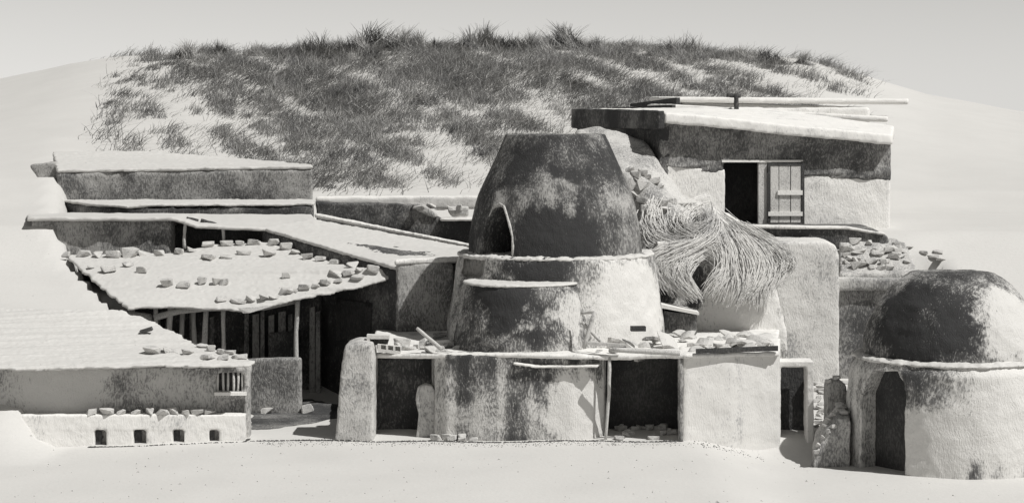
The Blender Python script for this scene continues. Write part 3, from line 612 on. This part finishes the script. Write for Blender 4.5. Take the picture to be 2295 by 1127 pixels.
for (x, y, a, b) in ((494, 674, 34, 18), (534, 678, 34, 14), (564, 676, 30, 18), (594, 672, 30, 20), (640, 658, 38, 18), (684, 646, 36, 18), (728, 636, 34, 16), (614, 670, 24, 12), (660, 654, 22, 12), (706, 643, 24, 12), (760, 632, 26, 13), (800, 626, 28, 12)):
    stone(x, y, a, b, 'pale stone in the row along the lower eave of the shed roof', 'stone', 'eave row of shed roof stones')
# yard
stone(598, 922, 34, 16, 'small pale stone lying before the yard wall', 'stone'); stone(690, 924, 30, 26, 'rounded stone leaning at the right end of the yard wall', 'stone')
# left rubble above the left doorway
for i, (x, y, a, b, l) in enumerate(((900, 776, 46, 26, 'flat pale stone right of the hollow block'), (948, 776, 24, 36, 'upright pale stone left of the leaning stick'), (962, 790, 40, 24, 'pale stone hanging over the left doorway edge'),
                                  (1000, 776, 44, 26, 'large pale rounded stone at the left foot of the fire basin'), (1024, 776, 20, 11, 'smallest pale stone at the left foot of the fire basin'))):
    stone(x, y, a, b, l, 'stone')
# foot of the front wall and inside the right doorway
for (x, y, a, b) in ((976, 986, 30, 22), (1004, 970, 26, 22), (1012, 986, 30, 20), (1034, 972, 28, 24), (1036, 988, 26, 16), (1062, 980, 26, 20)):
    stone(x, y, a, b, 'stone in the small heap at the foot of the curved stoke house wall', 'stone', 'stone heap at the stoke house foot')
for i in range(26):
    stone(rs.uniform(1385, 1508), rs.uniform(945, 986), rs.uniform(16, 26), rs.uniform(12, 18), 'stone in the dim heap on the right doorway floor', 'stone', 'stone heap in the right doorway')
# rubble bank stones are part of the bank
for (x, y, a, b) in ((1412, 385, 16, 14), (1424, 395, 20, 14), (1440, 390, 18, 12), (1436, 422, 24, 18), (1466, 408, 24, 16), (1452, 400, 14, 10), (1440, 452, 22, 14), (1462, 458, 22, 14), (1486, 456, 20, 14), (1508, 455, 22, 15),
                     (1534, 462, 24, 14), (1556, 462, 22, 13), (1450, 470, 24, 16), (1474, 476, 24, 18), (1496, 470, 18, 14), (1580, 466, 14, 12), (1430, 405, 14, 12), (1480, 420, 16, 12), (1425, 440, 20, 14)):
    stone(x, y, a * 1.35, b * 1.5, parent=bank, sink=.25)
# scree right of the terrace wall
for i in range(34):
    t = rs.random(); x = 1890 + t * 130 + rs.uniform(-8, 8); y = 545 + rs.random() * 64
    stone(x, y, rs.uniform(18, 32), rs.uniform(12, 22), 'angular pale stone in the scree heap right of the terrace wall', 'stone', 'scree heap stones')
for (x, y) in ((2040, 556), (2070, 568), (2103, 566), (2092, 578), (2110, 584), (2020, 575), (2035, 590), (1995, 602)):
    stone(x, y, 24, 11, 'lone stone strewn right of the scree heap', 'stone', 'stones strewn right of the scree')
for (x, y) in ((1836, 1000), (1846, 985), (1857, 970), (1868, 958), (1830, 1016)):
    stone(x, y, 18, 16, parent=earth_bank)
for i in range(60):
    t = rs.random(); stone(1826 + t * 70, rs.uniform(850, 960), rs.uniform(14, 24), rs.uniform(8, 14), 'broken brick in the rubble below the pale hatched wall', 'brick', 'broken bricks below the hatched wall', name='broken_brick')
for (x, y, a, b) in ((940, 468, 26, 12), (965, 464, 26, 12), (990, 470, 24, 14), (1012, 470, 22, 14), (1030, 470, 20, 16)):
    stone(x, y, a, b, parent=ruin)
# broken tiles and stones on the deck over the right doorway
for i, (x, y, a, b, l) in enumerate(((1460, 766, 60, 18, 'wide flat tile shard left of the deck middle'), (1528, 754, 60, 20, 'tilted tile shard under the lean-to'), (1575, 776, 70, 22, 'large pale tile shard in the deck middle'),
        (1600, 760, 44, 26, 'peaked tile shard in the deck middle'), (1640, 758, 56, 30, 'tallest peaked tile shard on the right deck'), (1660, 776, 66, 18, 'broad tile shard on the right deck'),
        (1704, 764, 54, 18, 'slim tile shard near the right deck end'), (1400, 774, 80, 26, 'curved broken tile at the left end of the deck'), (1446, 778, 40, 14, 'small shard beside the curved tile'),
        (1500, 778, 80, 14, 'long flat shard over the doorway beam'), (1555, 758, 36, 12, 'thin shard below the lean-to lid'), (1685, 784, 44, 12, 'thin shard at the deck edge'), (1620, 788, 30, 18, 'square stone set in the deck edge'),
        (1560, 786, 34, 16, 'pointed stone set in the deck edge'), (1374, 792, 24, 22, 'square stone at the left corner of the right doorway'))):
    stone(x, y, a, b, l, 'tile shard' if 'shard' in l or 'tile' in l else 'stone', name='tile_shard' if 'shard' in l or 'tile' in l else 'stone')
for i in range(16):
    stone(1400 + i * 21 + rs.uniform(-9, 9), rs.uniform(752, 772), rs.uniform(26, 52), 16, 'tile shard in the jumble at the back of the deck over the right doorway', 'tile shard', 'jumbled shards at the deck back', name='tile_shard')
for i in range(14):
    stone(1550 + i * 14 + rs.uniform(-5, 5), rs.uniform(774, 783), rs.uniform(14, 26), rs.uniform(12, 18), 'small broken stone along the deck edge above the white wall', 'stone', 'small stones along the right deck edge')
for i in range(11):
    stone(846 + i * 15 + rs.uniform(-5, 5), rs.uniform(778, 786), rs.uniform(15, 26), rs.uniform(10, 16), 'small broken stone along the ledge over the left doorway', 'stone', 'small stones along the left ledge')
for o, loc, parent, label, cat, group in placed:
    col.objects.link(o)
    if parent: o.parent = parent; o.location = loc - parent.location
    else: o.location = loc; setp(o, label, cat, group)
ROWS = {'stones on the low house roof': '%s pale stone from the left on the low house sheet roof', 'row of stones on the low house plinth': '%s rounded stone from the left on the low house plinth',
        'left upper row of shed roof stones': '%s stone from the left along the shed roof top edge', 'right upper row of shed roof stones': '%s stone from the left in the right upper row of the shed roof',
        'loose stones below the upper rows': '%s loose stone from the left below the shed roof upper rows', 'cluster of five stones mid shed roof': '%s stone from the left in the cluster of five mid shed roof',
        'eave row of shed roof stones': '%s stone from the left along the lower shed eave', 'stone heap at the stoke house foot': '%s stone from the left in the heap at the stoke house foot',
        'stones strewn right of the scree': '%s lone stone from the left right of the scree heap', 'edging stones of the earth bank': '%s edging stone from the left on the earth bank',
        'stones in the wall breach': '%s stone from the left in the long dark wall breach'}
for gname, fmt in ROWS.items():
    for k, o in enumerate(sorted([p[0] for p in placed if p[5] == gname], key=lambda q: q.location.x / q.location.y)):
        o['label'] = fmt % ORD[k]

# hollow block with three holes
def at(px, py):
    l, _ = hit(px, py); return l
l = at(880, 786); dd = l.y if l is not None else 60.9
bl = obj('hollow_block', prism([P(846, 771, 60.7), P(900, 777, 60.7), P(897, 795, 60.7), P(846, 787, 60.7)], (0, .22, 0)), 'stone')
for k in range(3):
    x = 853 + k * 16; cut(bl, prism([P(x, 774 + k * 1.8, 60.5), P(x + 11, 775 + k * 1.8, 60.5), P(x + 11, 785 + k * 1.8, 60.5), P(x, 784 + k * 1.8, 60.5)], (0, .38, 0)))
setp(bl, 'pale hollow block with three holes at the left doorway top', 'block')
t = empty('clay_trough', P(848, 770, 60.9), 'pale clay trough lying on its side above the hollow block', 'trough')
obj('trough_rim', prism([P(822, 750, 60.8), P(872, 752, 60.8), P(872, 760, 60.8), P(822, 758, 60.8)], (0, .3, 0)), 'stone', t)
obj('trough_side', prism([P(822, 758.2, 60.8), P(829, 758.2, 60.8), P(829, 772, 60.8), P(822, 770, 60.8)], (0, .3, 0)), 'stone', t)
obj('trough_hollow', prism([P(829.5, 760.5, 60.95), P(872, 760.5, 60.95), P(868, 773, 60.95), P(829.5, 773, 60.95)], (0, .12, 0)), 'soot_shade', t)  # near-black plate paints the shade in the trough
setp(obj('stick', pole(P(934, 735, 60.5), P(990, 782, 60.3), .055, .03, 6, 81), 'wood', None, True), 'pale crooked stick leaning over the left rubble', 'stick')
t = empty('trestle', P(1318, 778, 60.2), 'small crossed trestle of poles at the right foot of the fire basin', 'trestle')
obj('leg', pole(P(1333, 698, 60.3), P(1309, 780, 60.2), .065, .02, 6, 82), 'wood', t, True)
obj('leg', pole(P(1305, 722, 60.5), P(1352, 772, 60.3), .05, .02, 6, 83), 'wood', t, True)
obj('crossbar', pole(P(1303, 702, 60.6), P(1332, 699, 60.35), .045, .01, 5, 84), 'wood', t, True)
setp(obj('plank', prism([P(1318, 766, 60.0), P(1400, 771, 60.0), P(1400, 777, 60.0), P(1318, 773, 60.0)], (0, .14, 0)), 'wood'), 'thin pale plank running from the trestle to the curved tile', 'plank')
setp(obj('doorway_beam', pole(P(1372, 783, 59.7), P(1524, 791, 59.7), .075, .03, 8, 85), 'wood', None, True), 'rough pale beam over the right doorway', 'beam')
setp(obj('deck_edge_plank', prism([P(1560, 782, 59.75), P(1744, 775, 60.45), P(1744, 786, 60.45), P(1560, 792, 59.75)], (0, .1, 0)), 'wood_dark'), 'dark plank edging the deck above the white wall', 'plank')
setp(obj('dark_brick', wbox(P(1430, 736, 61.6), (.42, .25, .14), .1), 'wood_dark'), 'dark flat brick above the deck rubble at the kiln foot', 'brick')
setp(obj('roof_plank', prism([P(312, 742, 62.5), P(338, 734, 62.5), P(341, 741, 62.5), P(316, 748, 62.5)], (0, .2, .02)), 'wood_dark'), 'short dark plank on the back of the low house roof', 'plank')

# ------------------------------------------------------------------ straw heap draped over the bank
def ribbon(path, wd, up=Vector((0, -1, .3))):
    V, Fc = [], []; n = len(path)
    for i, p in enumerate(path):
        t = (path[min(i + 1, n - 1)] - path[max(i - 1, 0)]).normalized(); s = t.cross(up).normalized()
        f = wd * (1 - (i / (n - 1)) ** 2.2) + .006
        V += [p - s * f, p + up.normalized() * f * .8, p + s * f]
    for i in range(n - 1):
        for k in (0, 1): Fc.append((i * 3 + k, i * 3 + k + 1, i * 3 + k + 4, i * 3 + k + 3))
    return V, Fc
LOCK = [  # strands as image rows of (px, py, d) along the drape
    [(1450, 470, 68.0), (1480, 530, 67.2), (1540, 548, 66.6), (1600, 500, 66.8), (1570, 460, 67.4)],
    [(1600, 470, 67.6), (1610, 530, 66.7), (1560, 570, 66.2), (1480, 600, 65.9), (1500, 650, 65.7)],
    [(1590, 480, 67.5), (1590, 540, 66.6), (1530, 580, 66.1), (1500, 620, 65.8), (1540, 660, 65.6)],
    [(1580, 520, 67.0), (1540, 560, 66.4), (1470, 570, 66.1), (1450, 590, 66.0), (1475, 630, 65.8)],
    [(1560, 560, 66.4), (1530, 590, 66.0), (1525, 620, 65.8), (1550, 650, 65.6), (1565, 672, 65.5)],
    [(1600, 530, 66.8), (1625, 570, 66.1), (1620, 610, 65.8), (1590, 640, 65.6), (1575, 660, 65.6)],
    [(1620, 520, 67.0), (1640, 570, 66.2), (1650, 610, 65.8), (1660, 640, 65.6), (1650, 680, 65.5)],
    [(1640, 530, 67.0), (1670, 570, 66.3), (1690, 600, 66.0), (1680, 640, 65.7), (1660, 650, 65.6)],
    [(1650, 530, 67.0), (1690, 580, 66.3), (1705, 620, 66.0), (1690, 650, 65.8), (1692, 686, 65.7)],
    [(1660, 530, 67.2), (1710, 570, 66.5), (1730, 610, 66.2), (1715, 640, 66.0), (1710, 665, 65.9)],
    [(1640, 510, 67.6), (1700, 545, 66.9), (1745, 575, 66.5), (1770, 585, 66.3), (1775, 605, 66.2)],
    [(1660, 520, 67.6), (1720, 560, 66.8), (1750, 580, 66.5), (1765, 590, 66.3), (1752, 602, 66.2)],
    [(1470, 450, 68.4), (1450, 500, 67.6), (1470, 545, 66.9), (1530, 555, 66.5), (1600, 545, 66.5)],
    [(1610, 480, 67.8), (1640, 505, 67.5), (1690, 530, 67.3), (1720, 545, 67.1), (1760, 578, 66.5)],
    [(1600, 460, 68.2), (1560, 470, 67.6), (1530, 500, 67.0), (1560, 530, 66.6), (1610, 535, 66.6)],
    [(1450, 520, 67.4), (1470, 560, 66.6), (1530, 570, 66.2), (1580, 560, 66.3), (1620, 590, 66.0)],
]
PAIR = {0: 14, 1: 2, 2: 3, 3: 1, 4: 2, 5: 6, 6: 7, 7: 8, 8: 9, 9: 8, 10: 11, 11: 9, 12: 0, 13: 10, 14: 15, 15: 12}
def spline(pts, n=14):
    out = []; m = len(pts)
    for i in range(n):
        u = i / (n - 1) * (m - 1); k = min(int(u), m - 2); t = u - k
        p0, p1, p2, p3 = pts[max(k - 1, 0)], pts[k], pts[k + 1], pts[min(k + 2, m - 1)]
        out.append(.5 * ((2 * p1) + (p2 - p0) * t + (2 * p0 - 5 * p1 + 4 * p2 - p3) * t * t + (3 * p1 - p0 - 3 * p2 + p3) * t ** 3))
    return out
t = empty('straw_heap', P(1600, 600, 66.4), 'swirling heap of dry straw draped over the bank right of the kiln', 'straw')
rg = random.Random(3)
core = revolve(Vector(P(1580, 560, 68.0)), [(.2, 0), (1.3, .0), (1.5, .4), (1.1, .95), (.4, 1.3), (.1, 1.35)], 32, .6, .1, 3)
mud(obj('heap_core', core, 'straw', t), .07, .2, .4, 3)
for which, mt, cnt in (('pale_strands', 'straw', 230), ('dark_strands', 'straw_dark', 9)):
    parts = []
    for lk in LOCK:
        A_ = [P(*q) for q in lk]; nb = LOCK[PAIR.get(LOCK.index(lk), LOCK.index(lk))]; B_ = [P(*q) for q in nb]
        for i in range(cnt):
            mixf = rg.random() ** 1.3; base = [a.lerp(b, mixf) for a, b in zip(A_, B_)]
            o1 = Vector((rg.gauss(0, .14), rg.gauss(-.05, .07), rg.gauss(0, .14))); o2 = Vector((rg.gauss(0, .09), rg.gauss(-.02, .04), rg.gauss(0, .09)))
            pts = [p + o1 * (1 - .65 * (j / 4) ** 2) + o2 * (j / 4) for j, p in enumerate(base)]
            sp = spline(pts, 14); c0_ = rg.randint(0, 6)
            parts.append(ribbon(sp[c0_:14 - rg.randint(0, 3)], rg.uniform(.003, .007)))
    o = obj(which, join(*parts), mt, t, True); o['kind'] = 'stuff'

# ------------------------------------------------------------------ hill vegetation
def blade(V, Fc, base, L, wd, lean, curl, yaw):
    c, s = math.cos(yaw), math.sin(yaw); k = len(V)
    for i in range(4):
        u = i / 3; x = lean * u * L + curl * u * u * L; z = L * u * (1 - .45 * min(1, abs(curl)) * u)
        f = wd * (1 - u ** 1.6) + .004
        V.append((base[0] + x - c * f, base[1] - s * f, base[2] + z)); V.append((base[0] + x + c * f, base[1] + s * f + .01, base[2] + z))
    for i in range(3): Fc.append((k + 2 * i, k + 2 * i + 1, k + 2 * i + 3, k + 2 * i + 2))
rg = random.Random(11)
GR = {'grass': ([], []), 'grass_pale': ([], [])}; cnt = 0; tries = 0
while cnt < 5200 and tries < 200000:
    tries += 1
    d = 93 + 58 * rg.random() ** .85; px = rg.uniform(215, 1945); x = (px - CX) * d / F
    v = d + 3.0 * x
    n1 = .35 * noise.noise(Vector((v * .03, x * .07, 1.5))) + .75 * noise.noise(Vector((v * .16, x * .16, 7.1))) + .55 * noise.noise(Vector((v * .4, x * .5, 2.2)))
    edge = min(1, (px - 215) / 420, (1960 - px) / 320)
    thin = n1 < .36 - .43 * edge
    if thin and rg.random() > .11: continue
    if rg.random() > .2 + .8 * max(edge, 0): continue
    cnt += 1
    wind = .5 * noise.noise(Vector((x * .10, d * .08, 9)))
    for b in range(rg.randint(6, 11)):
        V, Fc = GR['grass_pale' if thin or rg.random() > .42 + 1.0 * n1 else 'grass']
        bx_, by_ = x + rg.gauss(0, .40), d + rg.gauss(0, .6)
        L = rg.uniform(.25, .8) * (1 + .6 * max(0, n1))
        blade(V, Fc, (bx_, by_, tz(bx_, by_) - .05), L, rg.uniform(.007, .018), rg.gauss(.35 + wind, .5), rg.gauss(.8 + wind, .8), rg.uniform(-.6, .6))
cnt = 0
while cnt < 1800:                                 # bushy clumps, tallest towards the ridge, leaning with the wind
    d = 94 + 57 * rg.random() ** .8; px = rg.uniform(225, 1930); x = (px - CX) * d / F; v = d + 3.0 * x
    edge = min(1, (px - 215) / 420, (1960 - px) / 320)
    n1 = .3 * noise.noise(Vector((v * .03, x * .07, 1.5))) + .7 * noise.noise(Vector((v * .16, x * .16, 7.1))) + .7 * noise.noise(Vector((v * .4, x * .5, 2.2)))
    if n1 < .30 - .36 * edge or rg.random() > .15 + .85 * edge: continue
    cnt += 1
    size = rg.uniform(.55, 1.25) * (.8 + .35 * (d - 94) / 57); wind = 1.3 * noise.noise(Vector((x * .16, d * .13, 9))) + .25
    for b in range(rg.randint(26, 44)):
        a = rg.gauss(0, .42) * size; by_ = d + rg.gauss(0, .25); bx_ = x + a
        L = size * rg.uniform(.35, 1.0) * max(.3, 1 - .7 * abs(a) / size)
        V, Fc = GR['grass' if rg.random() < .68 else 'grass_pale']
        blade(V, Fc, (bx_, by_, tz(bx_, by_) - .05), L, rg.uniform(.006, .016), -.55 * a / size + rg.gauss(.1, .2), wind + rg.gauss(0, .35), rg.uniform(-.5, .5))
for nm, lb in (('grass', 'wind swept dark scrub clumps covering the hillside'), ('grass_pale', 'pale dry grass between the dark scrub on the hillside')):
    hg = obj('hill_scrub' if nm == 'grass' else 'hill_grass', GR[nm], nm); setp(hg, lb, 'scrub' if nm == 'grass' else 'grass', kind='stuff')
# single bushes that stand out on the skyline
BUSH = [(420, 140, 50), (500, 128, 62), (560, 128, 44), (620, 128, 40), (690, 124, 58), (735, 118, 66), (800, 118, 60), (845, 112, 72), (880, 112, 58), (935, 110, 66), (985, 108, 48), (1030, 108, 62), (1085, 106, 66), (1135, 104, 60), (1180, 106, 48),
        (1215, 104, 60), (1252, 106, 66), (1290, 106, 64), (1335, 108, 52), (1410, 112, 40), (1450, 116, 46), (1510, 120, 50), (1545, 124, 54), (1600, 128, 40), (1650, 132, 52), (1720, 142, 44), (1790, 154, 36)]
BM = []
for k in range(9):
    V, Fc = [], []; r2 = random.Random(200 + k); wind = r2.uniform(-.25, .55); tips = [(r2.gauss(0, .22), r2.uniform(.6, 1)) for _ in range(r2.randint(1, 3))]
    for b in range(420):
        a = r2.gauss(0, .40); tx, th = r2.choice(tips); L = th * r2.uniform(.25, 1.0) * max(.25, 1 - 1.1 * abs(a - tx * .5)); f0 = r2.uniform(.005, .013); m = len(V); yo = r2.gauss(0, .2); cl = r2.gauss(0, .25)
        for q in range(5):
            w_ = q / 4; x = a * (1 - .75 * w_ ** 1.3) + tx * .6 * w_ + (wind * .5 + cl) * w_ ** 2 * th + .07 * math.sin(3 * w_ + a * 5); f = f0 * (1 - w_ ** 1.7) + .002
            V += [(x - f, yo, L * w_ - .06), (x + f, yo + .01, L * w_ - .06)]
        for q in range(4): Fc.append((m + 2 * q, m + 2 * q + 1, m + 2 * q + 3, m + 2 * q + 2))
    me = bpy.data.meshes.new('bush'); me.from_pydata(V, [], Fc); me.materials.append(M['grass']); me.materials.append(M['grass_pale'])
    pale_b = [r2.random() < .35 for _ in range(420)]
    for i_, p in enumerate(me.polygons): p.material_index = 1 if pale_b[i_ // 4] else 0
    BM.append(me)
for k, (px, py, h) in enumerate(BUSH):
    o = bpy.data.objects.new('skyline_bush', BM[(k * 4) % 9]); col.objects.link(o)
    d = 143 + (k * 7 % 5); x = (px - CX) * d / F; o.location = (x, d, tz(x, d) - .05); s = h * rg.uniform(1.05, 1.55) * d / F; o.scale = (s * rg.uniform(.8, 1.25) * rg.choice((1, 1, -1)), s, s)
    setp(o, '%s wispy windblown bush from the left on the hill skyline' % ORD[k], 'bush', 'bushes along the hill skyline')
# dark gravel and weeds gathered along wall feet, worn tracks on the left slope
def grit(name, path, label, n, spread, size):
    V, Fc = [], []; r3 = random.Random(n)
    for i in range(n):
        u = r3.random() * (len(path) - 1); k = min(int(u), len(path) - 2); p = Vector(path[k]).lerp(Vector(path[k + 1]), u - k)
        x, y = p.x + r3.gauss(0, spread), p.y + r3.gauss(0, spread); z = tz(x, y); s = size * r3.uniform(.5, 1.3); m = len(V)
        V += [(x - s, y, z - .01), (x + s, y - s * .3, z - .01), (x, y + s, z - .01), (x + r3.uniform(-.3, .3) * s, y, z + s * .9)]
        Fc += [(m, m + 1, m + 3), (m + 1, m + 2, m + 3), (m + 2, m, m + 3)]
    setp(obj(name, (V, Fc), 'gravel'), label, 'gravel', kind='stuff')
grit('wall_foot_gravel', [Q(562, 0, 59.9), Q(750, 0, 59.8), Q(970, 0, 59.75), Q(1180, 0, 59.6), Q(1350, 0, 59.9), Q(1530, 0, 59.75)], 'thin dark gravel line along the foot of the stoke house', 1500, .03, .035)
grit('plinth_foot_gravel', [Q(200, 0, 58.65), Q(215, 0, 58.7), Q(300, 0, 58.9), Q(548, 0, 59.8), Q(560, 0, 60.3)], 'thin dark gravel line along the foot of the low house', 500, .02, .03)
V, Fc = [], []; r4 = random.Random(77)
for i in range(420):
    d = r4.uniform(49, 63); px = r4.uniform(20, 2280); x = (px - CX) * d / F; z = tz(x, d); s = r4.uniform(.012, .04) * (1 if r4.random() < .9 else 2); m = len(V)
    V += [(x - s, d, z - .01), (x + s, d - s * .4, z - .01), (x, d + s, z - .01), (x + r4.uniform(-.4, .4) * s, d, z + s * .8)]
    Fc += [(m, m + 1, m + 3), (m + 1, m + 2, m + 3), (m + 2, m, m + 3)]
setp(obj('ground_pebbles', (V, Fc), 'fieldstone'), 'sparse pebbles scattered over the pale open ground', 'pebbles', kind='stuff')
grit('strewn_gravel', [Q(590, 0, 59.5), Q(750, 0, 59.5), Q(970, 0, 59.4), Q(1180, 0, 59.2), Q(1350, 0, 59.5), Q(1530, 0, 59.4), Q(1740, 0, 59.9)], 'fine gravel strewn over the ground before the stoke house', 900, .28, .022)
